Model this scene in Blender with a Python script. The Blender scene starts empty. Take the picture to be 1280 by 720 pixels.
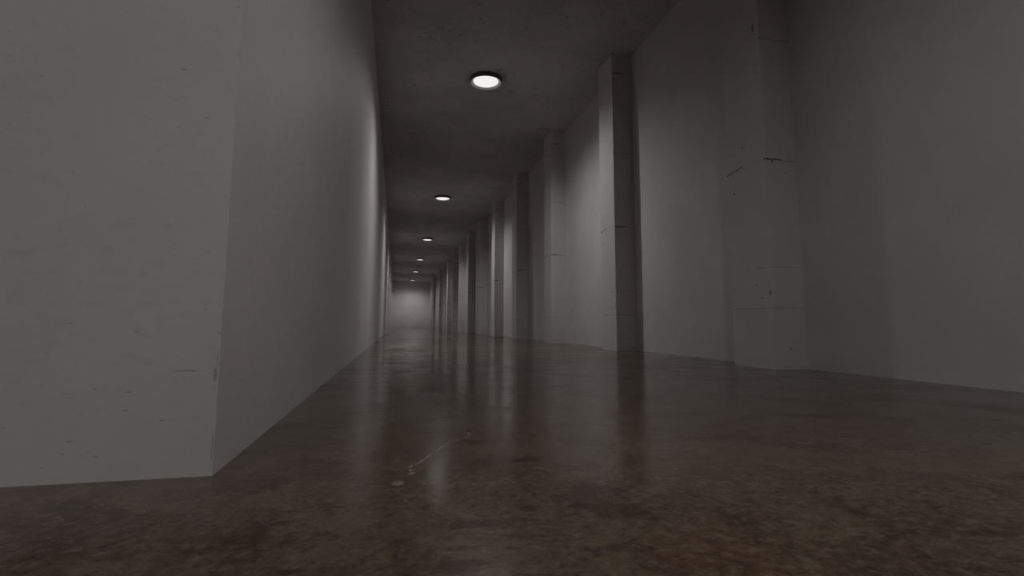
import bpy, bmesh, math
from mathutils import Vector, Matrix

S = bpy.context.scene
COL = S.collection

# ------------------------------------------------------------------ room dimensions (metres)
H = 3.0                 # ceiling height
XL = -0.2821            # corridor's left wall
XR = 2.2858             # corridor's right wall
PROT, DEEP = 0.2107, 0.36   # pilaster: how far it stands out, how long it is
Y0 = 0.9492             # where the corridor's left wall begins (outside corner)
YE = 33.5               # end wall
YB = -7.6               # wall behind the camera
XH = -3.4               # far side of the open area to the left of the camera
T = 0.25                # wall thickness
P0, PSTEP, PN = 2.541, 2.138, 15
LX = 0.914
LIGHTS = [5.49, 11.03, 16.62, 21.87, 26.95, 32.2]

# ------------------------------------------------------------------ node helpers
class G:
    """tiny expression builder over shader math nodes"""
    def __init__(self, name):
        self.m = bpy.data.materials.new(name); self.m.use_nodes = True
        self.t = self.m.node_tree; self.t.nodes.clear()
        self.out = self.t.nodes.new('ShaderNodeOutputMaterial')
    def n(self, kind, **kw):
        nd = self.t.nodes.new(kind)
        for k, v in kw.items(): setattr(nd, k, v)
        return nd
    def put(self, sock, v):
        if isinstance(v, bpy.types.NodeSocket): self.t.links.new(v, sock)
        elif v is not None: sock.default_value = v
    def math(self, op, a, b=None, c=None, clamp=False):
        nd = self.n('ShaderNodeMath', operation=op, use_clamp=clamp)
        for i, v in enumerate((a, b, c)): self.put(nd.inputs[i], v)
        return nd.outputs[0]
    def step(self, v, lo, hi):          # smooth 0..1 between lo and hi (hi may be below lo)
        nd = self.n('ShaderNodeMapRange', interpolation_type='SMOOTHSTEP')
        self.put(nd.inputs['Value'], v)
        if lo < hi:
            nd.inputs['From Min'].default_value = lo; nd.inputs['From Max'].default_value = hi
            nd.inputs['To Min'].default_value = 0; nd.inputs['To Max'].default_value = 1
        else:
            nd.inputs['From Min'].default_value = hi; nd.inputs['From Max'].default_value = lo
            nd.inputs['To Min'].default_value = 1; nd.inputs['To Max'].default_value = 0
        return nd.outputs['Result']
    def coord(self, scale=(1, 1, 1), loc=(0, 0, 0)):
        tc = self.n('ShaderNodeTexCoord'); mp = self.n('ShaderNodeMapping')
        mp.inputs['Scale'].default_value = scale; mp.inputs['Location'].default_value = loc
        self.t.links.new(tc.outputs['Object'], mp.inputs['Vector'])
        return mp.outputs[0]
    def xyz(self, v=None):
        s = self.n('ShaderNodeSeparateXYZ'); self.put(s.inputs[0], v or self.coord()); return s.outputs
    def noise(self, vec, scale, detail=4, rough=.55, dist=0.0):
        nd = self.n('ShaderNodeTexNoise'); self.put(nd.inputs['Vector'], vec)
        nd.inputs['Scale'].default_value = scale; nd.inputs['Detail'].default_value = detail
        nd.inputs['Roughness'].default_value = rough; nd.inputs['Distortion'].default_value = dist
        return nd.outputs[0]
    def specks(self, vec, scale, radius, keep):
        """sparse soft dots: a share `keep` of the cells carries one"""
        v = self.n('ShaderNodeTexVoronoi'); self.put(v.inputs['Vector'], vec); v.inputs['Scale'].default_value = scale
        s = self.n('ShaderNodeSeparateColor'); self.t.links.new(v.outputs['Color'], s.inputs[0])
        r = self.math('MULTIPLY', s.outputs[1], radius)
        d = self.math('DIVIDE', v.outputs['Distance'], self.math('ADD', r, radius * .25))
        return self.math('MULTIPLY', self.step(d, 1.0, .55), self.math('LESS_THAN', s.outputs[0], keep))
    def mix(self, f, a, b, blend='MIX'):
        nd = self.n('ShaderNodeMix', data_type='RGBA', blend_type=blend)
        self.put(nd.inputs['Factor'], f)
        for i, v in ((6, a), (7, b)):
            if isinstance(v, tuple) and len(v) == 3: v = (*v, 1)
            self.put(nd.inputs[i], v)
        return nd.outputs[2]
    def band(self, v, lo, hi, soft):
        return self.math('MULTIPLY', self.step(v, lo - soft, lo + soft), self.step(v, hi + soft, hi - soft))
    def crack(self, s, z, z0, s0, s1, w, slope=0.0, wob=.02, seed=0.0):
        """a ragged line along s at height z0"""
        c = self.n('ShaderNodeCombineXYZ'); self.put(c.inputs[0], s); c.inputs[1].default_value = seed; c.inputs[2].default_value = z0 * 7
        n1 = self.noise(c.outputs[0], 9, 3); n2 = self.noise(c.outputs[0], 42, 2)
        zz = self.math('SUBTRACT', z, z0)
        if slope: zz = self.math('SUBTRACT', zz, self.math('MULTIPLY', self.math('SUBTRACT', s, s0), slope))
        zz = self.math('ADD', zz, self.math('MULTIPLY', self.math('SUBTRACT', n1, .5), wob))
        ww = self.math('MULTIPLY', self.step(n2, .25, .7), w)
        d = self.math('DIVIDE', self.math('ABSOLUTE', zz), self.math('ADD', ww, w * .12))
        return self.math('MULTIPLY', self.step(d, 1.1, .6), self.band(s, s0, s1, .012))
    def blot(self, a, b, a0, b0, ra, rb, seed=1.0):
        """one ragged stain"""
        c = self.n('ShaderNodeCombineXYZ'); self.put(c.inputs[0], a); self.put(c.inputs[1], b); c.inputs[2].default_value = seed
        nz = self.noise(c.outputs[0], 2.2 / max(min(ra, rb), .004), 3, .7)
        da = self.math('DIVIDE', self.math('SUBTRACT', a, a0), ra); db = self.math('DIVIDE', self.math('SUBTRACT', b, b0), rb)
        d = self.math('SQRT', self.math('ADD', self.math('MULTIPLY', da, da), self.math('MULTIPLY', db, db)))
        d = self.math('ADD', d, self.math('MULTIPLY', self.math('SUBTRACT', nz, .5), 1.6))
        return self.step(d, 1.05, .6)
    def total(self, items):
        r = items[0]
        for i in items[1:]: r = self.math('MAXIMUM', r, i)
        return r
    def bsdf(self, color, rough, height=None, strength=.2, dist=.01, spec=.35):
        b = self.n('ShaderNodeBsdfPrincipled')
        if isinstance(color, tuple): color = (*color, 1)
        self.put(b.inputs['Base Color'], color); self.put(b.inputs['Roughness'], rough)
        b.inputs['Specular IOR Level'].default_value = spec
        if height is not None:
            bp = self.n('ShaderNodeBump'); bp.inputs['Strength'].default_value = strength; bp.inputs['Distance'].default_value = dist
            self.put(bp.inputs['Height'], height); self.t.links.new(bp.outputs[0], b.inputs['Normal'])
        self.t.links.new(b.outputs[0], self.out.inputs[0])
        return b

WALL = (.70, .675, .665)
WALL_D = (.61, .588, .578)
MARK = (.06, .055, .052)

def wall_material(name, marks=None, big=1.0, rough=.8, spec=.25, tone=1.0):
    g = G(name)
    v = g.coord(); x, y, z = g.xyz(v)
    n1 = g.noise(v, 1.1 * big, 6, .6); n2 = g.noise(v, 14, 5, .6)
    lightc, darkc = tuple(c * tone for c in WALL), tuple(c * tone for c in WALL_D)
    col = g.mix(g.step(n1, .3, .7), darkc, lightc)
    col = g.mix(g.math('MULTIPLY', g.step(n2, .5, .8), .28), col, darkc)
    n3 = g.noise(g.coord((1, 1, 2.2), (2, 5, 1)), 34, 5, .7)
    col = g.mix(g.math('MULTIPLY', g.step(n3, .52, .75), .22), col, (.45, .43, .42))
    flat = g.coord((1, 1, 2.6))
    gate = g.step(g.noise(v, 3.2, 2), .48, .6)
    holes = g.math('MULTIPLY', g.specks(flat, 24, .13, .4), gate)
    tiny = g.specks(g.coord((1, 1, 1.5), (3.1, 1.7, .4)), 38, .12, .12)
    dark = g.total([holes, g.math('MULTIPLY', tiny, .6)])
    dark = g.math('MULTIPLY', dark, .38)
    if marks: dark = g.total([dark, g.total(marks(g, x, y, z))])
    col = g.mix(g.math('MULTIPLY', dark, .72), col, MARK)
    hgt = g.math('SUBTRACT', g.math('MULTIPLY', g.noise(v, 60, 4, .6), .25), dark)
    g.bsdf(col, rough, hgt, .25, .004, spec)
    return g.m

def left_marks(g, x, y, z):
    out = [g.crack(x, z, .166, -.350, -.314, .0016, wob=.006, seed=3),
           g.blot(x, z, -.2875, .160, .0035, .013, 2.0), g.blot(x, z, -.2855, .185, .0012, .016, 5.0),
           g.blot(x, z, -.285, .045, .0012, .03, 8.0)]
    lim = g.math('MULTIPLY', g.math('LESS_THAN', y, Y0 + .05), g.math('LESS_THAN', x, XL + .05))
    return [g.math('MULTIPLY', g.math('MULTIPLY', g.total(out), lim), .5)]

def pilaster_marks(g, x, y, z):
    s = g.math('SUBTRACT', x, y)            # unrolled around the front corner: near face s > 0, corridor face s < 0
    return [g.math('MULTIPLY', g.crack(s, z, .345, -.37, .20, .0035, wob=.01, seed=1), .6),
            g.math('MULTIPLY', g.crack(s, z, .577, -.22, .20, .0045, wob=.02, seed=2), .42),
            g.crack(s, z, 1.212, -.01, .115, .009, wob=.02, seed=4),
            g.crack(s, z, 1.208, .10, .20, .004, wob=.01, seed=5),
            g.crack(s, z, 1.205, -.365, -.20, .008, slope=.14, wob=.05, seed=6),
            g.math('MULTIPLY', g.crack(s, z, 1.96, -.06, .21, .006, wob=.05, seed=7), .6),
            g.crack(s, z, 2.80, -.02, .12, .010, wob=.02, seed=9),
            g.math('MULTIPLY', g.blot(s, z, -.012, .430, .015, .020, 3.0), .7), g.math('MULTIPLY', g.blot(s, z, -.016, .475, .005, .03, 3.5), .5),
            g.blot(s, z, -.05, 2.05, .008, .035, 6.0),
            g.blot(s, z, .105, .115, .007, .008, 7.0),
            g.math('MULTIPLY', g.specks(g.coord((1, 1, 1)), 24, .2, .5),
                   g.total([g.band(z, 1.0, 1.42, .06), g.band(z, .35, .5, .04), g.band(z, 2.55, 2.78, .05)]))]

M_WALL = wall_material('painted_concrete_wall', tone=.93)  # shared concrete colour darkened, standing in for weaker light on these walls
M_LEFT = wall_material('painted_concrete_lightened', left_marks, rough=.62, spec=.4, tone=1.12)  # same concrete made paler: extra light on the left wall put into its colour
M_PIL = wall_material('cast_concrete_with_form_lines', pilaster_marks, tone=.93)  # toned down along with the right wall, in place of dimmer light

def ceiling_material():
    g = G('rough_dark_ceiling_concrete')
    v = g.coord()
    n1 = g.noise(v, 1.6, 5, .6); n2 = g.noise(v, 22, 6, .7, .4)
    col = g.mix(g.step(n1, .3, .7), (.48, .468, .455), (.60, .585, .57))
    col = g.mix(g.math('MULTIPLY', g.step(n2, .52, .72), .4), col, (.36, .35, .34))
    patch = g.step(g.noise(v, 2.3, 3), .45, .62)
    pits = g.math('MULTIPLY', g.step(g.noise(v, 17, 3, .6, 1.2), .60, .67), patch)
    chips = g.math('MULTIPLY', g.step(g.noise(g.coord((1, 1, 1), (7, 3, 1)), 30, 3, .6, .8), .66, .72), patch)
    col = g.mix(g.math('MULTIPLY', pits, .75), col, (.2, .193, .187))
    col = g.mix(g.math('MULTIPLY', chips, .7), col, (.8, .785, .77))
    h = g.math('SUBTRACT', g.math('ADD', g.math('MULTIPLY', n2, .5), chips), pits)
    g.bsdf(col, .9, h, .45, .01, .2)
    return g.m

def floor_material():
    g = G('stained_polished_concrete_floor')
    v = g.coord(); x, y, z = g.xyz(v)
    n1 = g.noise(v, .9, 7, .62, .6); n2 = g.noise(v, 4.5, 8, .68, .9); n3 = g.noise(v, 26, 6, .7, .5); n4 = g.noise(g.coord((1, 1, 1), (4, 9, 2)), 1.9, 5, .6, .4)
    col = g.mix(g.step(n1, .36, .64), (.082, .053, .036), (.110, .082, .058))
    col = g.mix(g.math('MULTIPLY', g.step(n2, .5, .68), .85), col, (.044, .027, .018))
    col = g.mix(g.math('MULTIPLY', g.step(n4, .55, .68), .45), col, (.105, .058, .034))
    col = g.mix(g.math('MULTIPLY', g.step(n3, .58, .74), .6), col, (.17, .13, .095))
    col = g.mix(g.math('MULTIPLY', g.step(n3, .42, .3), .65), col, (.028, .018, .012))
    n5 = g.noise(g.coord((1, 1, 1), (1, 2, 6)), 58, 6, .75, .4); n6 = g.noise(g.coord((1, 1, 1), (8, 2, 6)), 13, 6, .75, 1.0)
    col = g.mix(g.math('MULTIPLY', g.step(n6, .51, .62), .5), col, (.040, .026, .018))
    col = g.mix(g.math('MULTIPLY', g.step(n6, .46, .37), .3), col, (.15, .12, .09))
    col = g.mix(g.math('MULTIPLY', g.step(n5, .53, .61), .4), col, (.17, .135, .10))
    col = g.mix(g.math('MULTIPLY', g.step(n5, .47, .40), .5), col, (.026, .018, .013))
    # the pale scratch and a few dark spots in front of the corner
    sc = [g.crack(y, x, .10, 1.085, 1.185, .005, slope=.75, wob=.03, seed=1),
          g.crack(y, x, .045, .955, 1.085, .004, slope=.42, wob=.02, seed=2),
          g.crack(y, x, .030, .905, .955, .007, wob=.03, seed=3),
          g.blot(x, y, .010, .848, .011, .016, 4.0), g.blot(x, y, .026, .765, .010, .004, 5.0), g.blot(x, y, .166, 1.185, .006, .018, 6.0), g.blot(x, y, .03, .90, .008, .012, 11.0)]
    worn = g.step(g.noise(g.coord((1, 1, 1), (3, 3, 3)), 62, 4, .7), .40, .58)
    col = g.mix(g.math('MULTIPLY', g.math('MULTIPLY', g.total(sc), worn), .95), col, (.27, .22, .175))
    dk = [g.blot(x, y, -.130, .712, .016, .010, 1.0), g.blot(x, y, .071, .552, .035, .02, 2.0), g.blot(x, y, -.095, .575, .016, .008, 3.0),
          g.blot(x, y, .235, .945, .04, .02, 9.0), g.blot(x, y, .18, .70, .02, .012, 7.0), g.blot(x, y, -.13, 1.01, .012, .012, 8.0),
          g.blot(x, y, .10, .66, .05, .018, 10.0)]
    col = g.mix(g.math('MULTIPLY', g.total(dk), .65), col, (.034, .018, .012))
    rough = g.math('ADD', g.math('MULTIPLY', g.step(n2, .42, .62), .09), g.math('MULTIPLY', g.step(n1, .35, .65), .06))
    # polished along the corridor; made duller at its open start to mute lamp reflections
    ye = g.math('ADD', y, g.math('MULTIPLY', g.math('SUBTRACT', n4, .5), .5))
    rough = g.math('ADD', rough, .085)
    rough = g.math('ADD', rough, g.math('MULTIPLY', g.step(ye, 2.2, .7), .04))
    rough = g.math('ADD', rough, g.math('MULTIPLY', g.step(ye, .8, .5), .10))
    h = g.math('ADD', g.math('MULTIPLY', n2, .45), g.math('MULTIPLY', n3, .3))
    gloss = g.math('SUBTRACT', .43, g.math('MULTIPLY', g.step(ye, .9, .62), .38))
    b = g.bsdf(col, rough, h, .22, .006, .5); g.put(b.inputs['Specular IOR Level'], gloss)
    return g.m

def plain(name, col, rough, metal=0.0):
    g = G(name)
    n = g.noise(g.coord(), 40, 3)
    c = g.mix(g.math('MULTIPLY', n, .25), col, tuple(.8 * k for k in col))
    b = g.bsdf(c, rough); b.inputs['Metallic'].default_value = metal
    return g.m

def glow(name, col, strength):
    g = G(name)
    v = g.coord(); x, y, z = g.xyz(v)
    e = g.n('ShaderNodeEmission'); e.inputs[0].default_value = (*col, 1)
    n = g.noise(v, 30, 2)
    g.put(e.inputs[1], g.math('MULTIPLY', strength, g.math('ADD', .97, g.math('MULTIPLY', n, .06))))
    g.t.links.new(e.outputs[0], g.out.inputs[0])
    return g.m

M_CEIL = ceiling_material()
M_FLOOR = floor_material()
M_RING = plain('dark_painted_steel', (.13, .127, .124), .6)
M_TRIM = plain('pale_reflector_enamel', (.72, .71, .70), .5)
M_GLOW = glow('lit_frosted_diffuser', (1.0, .99, .975), .88)

# ------------------------------------------------------------------ mesh helpers
def link(name, bm, mat, parent=None, loc=(0, 0, 0), smooth=False):
    me = bpy.data.meshes.new(name); bmesh.ops.recalc_face_normals(bm, faces=bm.faces[:]); bm.to_mesh(me); bm.free()
    me.materials.append(mat)
    if smooth:
        for p in me.polygons: p.use_smooth = True
    o = bpy.data.objects.new(name, me); COL.objects.link(o); o.location = loc
    if parent: o.parent = parent
    return o

def prism(pts, z0, z1):
    bm = bmesh.new()
    lo = [bm.verts.new((x, y, z0)) for x, y in pts]; hi = [bm.verts.new((x, y, z1)) for x, y in pts]
    n = len(pts)
    bm.faces.new(lo[::-1]); bm.faces.new(hi)
    for i in range(n): bm.faces.new((lo[i], lo[(i + 1) % n], hi[(i + 1) % n], hi[i]))
    return bm

def rect(x0, y0, x1, y1): return [(x0, y0), (x1, y0), (x1, y1), (x0, y1)]

def structure(name, bm, mat):
    o = link(name, bm, mat); o['kind'] = 'structure'; return o

def lathe(profile, seg=72, closed=False):
    bm = bmesh.new(); rings = []
    for r, z in profile:
        if r < 1e-6: rings.append([bm.verts.new((0, 0, z))])
        else: rings.append([bm.verts.new((r * math.cos(2 * math.pi * i / seg), r * math.sin(2 * math.pi * i / seg), z)) for i in range(seg)])
    pairs = list(zip(rings, rings[1:])) + ([(rings[-1], rings[0])] if closed else [])
    for a, b in pairs:
        for i in range(seg):
            j = (i + 1) % seg
            if len(a) == 1: bm.faces.new((a[0], b[i], b[j]))
            elif len(b) == 1: bm.faces.new((a[i], a[j], b[0]))
            else: bm.faces.new((a[i], a[j], b[j], b[i]))
    return bm

# ------------------------------------------------------------------ the setting
structure('floor', prism(rect(XH - T, YB - T, XR + T, YE + T), -T, 0), M_FLOOR)
structure('ceiling', prism(rect(XH - T, YB - T, XR + T, YE + T), H, H + T), M_CEIL)
structure('wall_right', prism(rect(XR, YB, XR + T, YE), 0, H), M_WALL)
structure('wall_left', prism([(XH, Y0), (XL, Y0), (XL, YE), (XL - T, YE), (XL - T, Y0 + T), (XH, Y0 + T)], 0, H), M_LEFT)
structure('wall_end', prism(rect(XL - T, YE, XR + T, YE + T), 0, H), M_WALL)
structure('wall_back', prism(rect(XH - T, YB - T, XR + T, YB), 0, H), M_WALL)
structure('wall_side', prism(rect(XH - T, YB, XH, Y0 + T), 0, H), M_WALL)

# ------------------------------------------------------------------ pilasters along the right wall
def pilaster_bm():
    bm = prism(rect(0, 0, PROT, DEEP), 0, H)
    es = [e for e in bm.edges if abs(e.verts[0].co.z - e.verts[1].co.z) > 1 and abs(e.verts[0].co.x) < 1e-4]
    bmesh.ops.bevel(bm, geom=es, offset=.005, segments=2, affect='EDGES', profile=.5)
    return bm

ORD = ['first', 'second', 'third', 'fourth', 'fifth', 'sixth', 'seventh', 'eighth', 'ninth', 'tenth', 'eleventh', 'twelfth', 'thirteenth', 'fourteenth', 'fifteenth']
LOOK = {0: 'broad dim concrete pilaster with ragged cracks and form lines, first along the wall',
        1: 'tall concrete pilaster with a dark shaded near side, second along the wall',
        2: 'evenly lit pale concrete pilaster just past the largest ceiling light, third along the wall',
        3: 'dark-sided concrete pilaster between the two largest ceiling lights, fourth along the wall',
        4: 'concrete pilaster with a bright edge beside the second ceiling light, fifth along the wall',
        14: 'last concrete pilaster, fifteenth along the wall, close to the end wall'}
first = None
for k in range(PN):
    if first is None:
        o = first = link('pilaster', pilaster_bm(), M_PIL)
    else:
        o = first.copy(); COL.objects.link(o)
    o.location = (XR - PROT, P0 + PSTEP * k, 0)
    o['label'] = LOOK.get(k, '%s concrete pilaster along the wall, counted from the near end' % ORD[k])
    o['category'] = 'pilaster'; o['group'] = 'pilasters along the corridor wall'

# ------------------------------------------------------------------ round ceiling lights
RO, RL, DROP = .180, .140, .056
POWER = 124

def ceiling_light():
    e = bpy.data.objects.new('ceiling_light', None); COL.objects.link(e); e.empty_display_size = .1
    prof = [(RO - .006, 0), (RO, -.006), (RO, -DROP + .003), (RO - .004, -DROP), (RO - .007, -DROP + .002), (RO - .012, -.010), (RO - .012, 0)]
    link('housing_ring', lathe(prof, closed=True), M_RING, e)
    link('reflector', lathe([(RO - .0075, -DROP + .003), (RL + .002, -.032), (RL - .004, -.028), (RO - .011, -.028)], closed=True), M_TRIM, e)
    dome = [(RL * math.sin(a), -.034 - .026 * math.cos(a)) for a in [math.pi / 2 * q / 8 for q in range(9)]]
    link('diffuser', lathe(dome + [(RL, -.030), (0, -.030)]), M_GLOW, e, smooth=True)
    ld = bpy.data.lights.new('lamp', 'SPOT'); ld.energy = POWER; ld.spot_size = math.radians(156); ld.spot_blend = 1.0
    ld.shadow_soft_size = .07; ld.color = (1.0, .985, .97)
    lo = bpy.data.objects.new('lamp', ld); COL.objects.link(lo); lo.parent = e; lo.location = (0, 0, -DROP - .012)
    return e

proto = ceiling_light()
LL = ['round ceiling light over the corridor with a glowing disc, largest in view',
      'second round ceiling light down the corridor, next after the largest one',
      'third round ceiling light down the corridor, a thin glowing oval',
      'fourth round ceiling light down the corridor, between the third and the fifth',
      'fifth round ceiling light down the corridor, last but one before the end wall',
      'last small round ceiling light, right in front of the end wall',
      'round ceiling light overhead at the open start of the corridor',
      'round ceiling light in the open area behind the start of the corridor',
      'added unseen round ceiling light off to the side of the row, brightening the left wall face']
SPOTS = [(LX, y) for y in LIGHTS] + [(.68, .28), (LX, -5.45), (-1.6, -1.9)]  # last position: invented side fixture, out of view, lighting the near left face
for i, (x, y) in enumerate(SPOTS):
    if i == 0: e = proto
    else:
        e = proto.copy(); COL.objects.link(e)
        for ch in list(proto.children):
            c = ch.copy(); COL.objects.link(c); c.parent = e
    e.location = (x, y, H)
    if i >= 6:                       # open-area fixtures get their own power; the last is an added fill
        lamp = [c for c in e.children if c.type == 'LIGHT'][0]
        lamp.data = lamp.data.copy(); lamp.data.energy = POWER * {6: .80, 7: .9, 8: 1.2}[i]
    e['label'] = LL[i]; e['category'] = 'ceiling light'; e['group'] = 'round ceiling lights in a row'

# ------------------------------------------------------------------ world, camera, colour
w = bpy.data.worlds.new('world'); S.world = w; w.use_nodes = True
w.node_tree.nodes['Background'].inputs[0].default_value = (0, 0, 0, 1)

F_PX, YAW, PITCH, ROLL, CY, EYE = 646.885, .219046, .109429, .003387, 335.264, .24305
cd = bpy.data.cameras.new('camera'); cam = bpy.data.objects.new('camera', cd); COL.objects.link(cam)
cd.sensor_fit = 'HORIZONTAL'; cd.sensor_width = 36; cd.lens = 36 * F_PX / 1280
cd.shift_y = -(360 - CY) / 1280
cd.clip_start = .02; cd.clip_end = 200
Fv = Vector((math.sin(YAW) * math.cos(PITCH), math.cos(YAW) * math.cos(PITCH), math.sin(PITCH)))
Rv = Vector((math.cos(YAW), -math.sin(YAW), 0)); Uv = Rv.cross(Fv)
R2 = Rv * math.cos(ROLL) + Uv * math.sin(ROLL); U2 = Uv * math.cos(ROLL) - Rv * math.sin(ROLL)
cam.matrix_world = Matrix(((R2.x, U2.x, -Fv.x, 0), (R2.y, U2.y, -Fv.y, 0), (R2.z, U2.z, -Fv.z, EYE), (0, 0, 0, 1)))
S.camera = cam

vs = S.view_settings
S.display_settings.display_device = 'sRGB'
vs.view_transform = 'Standard'; vs.look = 'None'; vs.exposure = 0; vs.gamma = 1; vs.use_curve_mapping = False
S.cycles.max_bounces = 12; S.cycles.diffuse_bounces = 10; S.cycles.glossy_bounces = 4
S.cycles.sample_clamp_indirect = 4; S.cycles.caustics_reflective = False; S.cycles.caustics_refractive = False
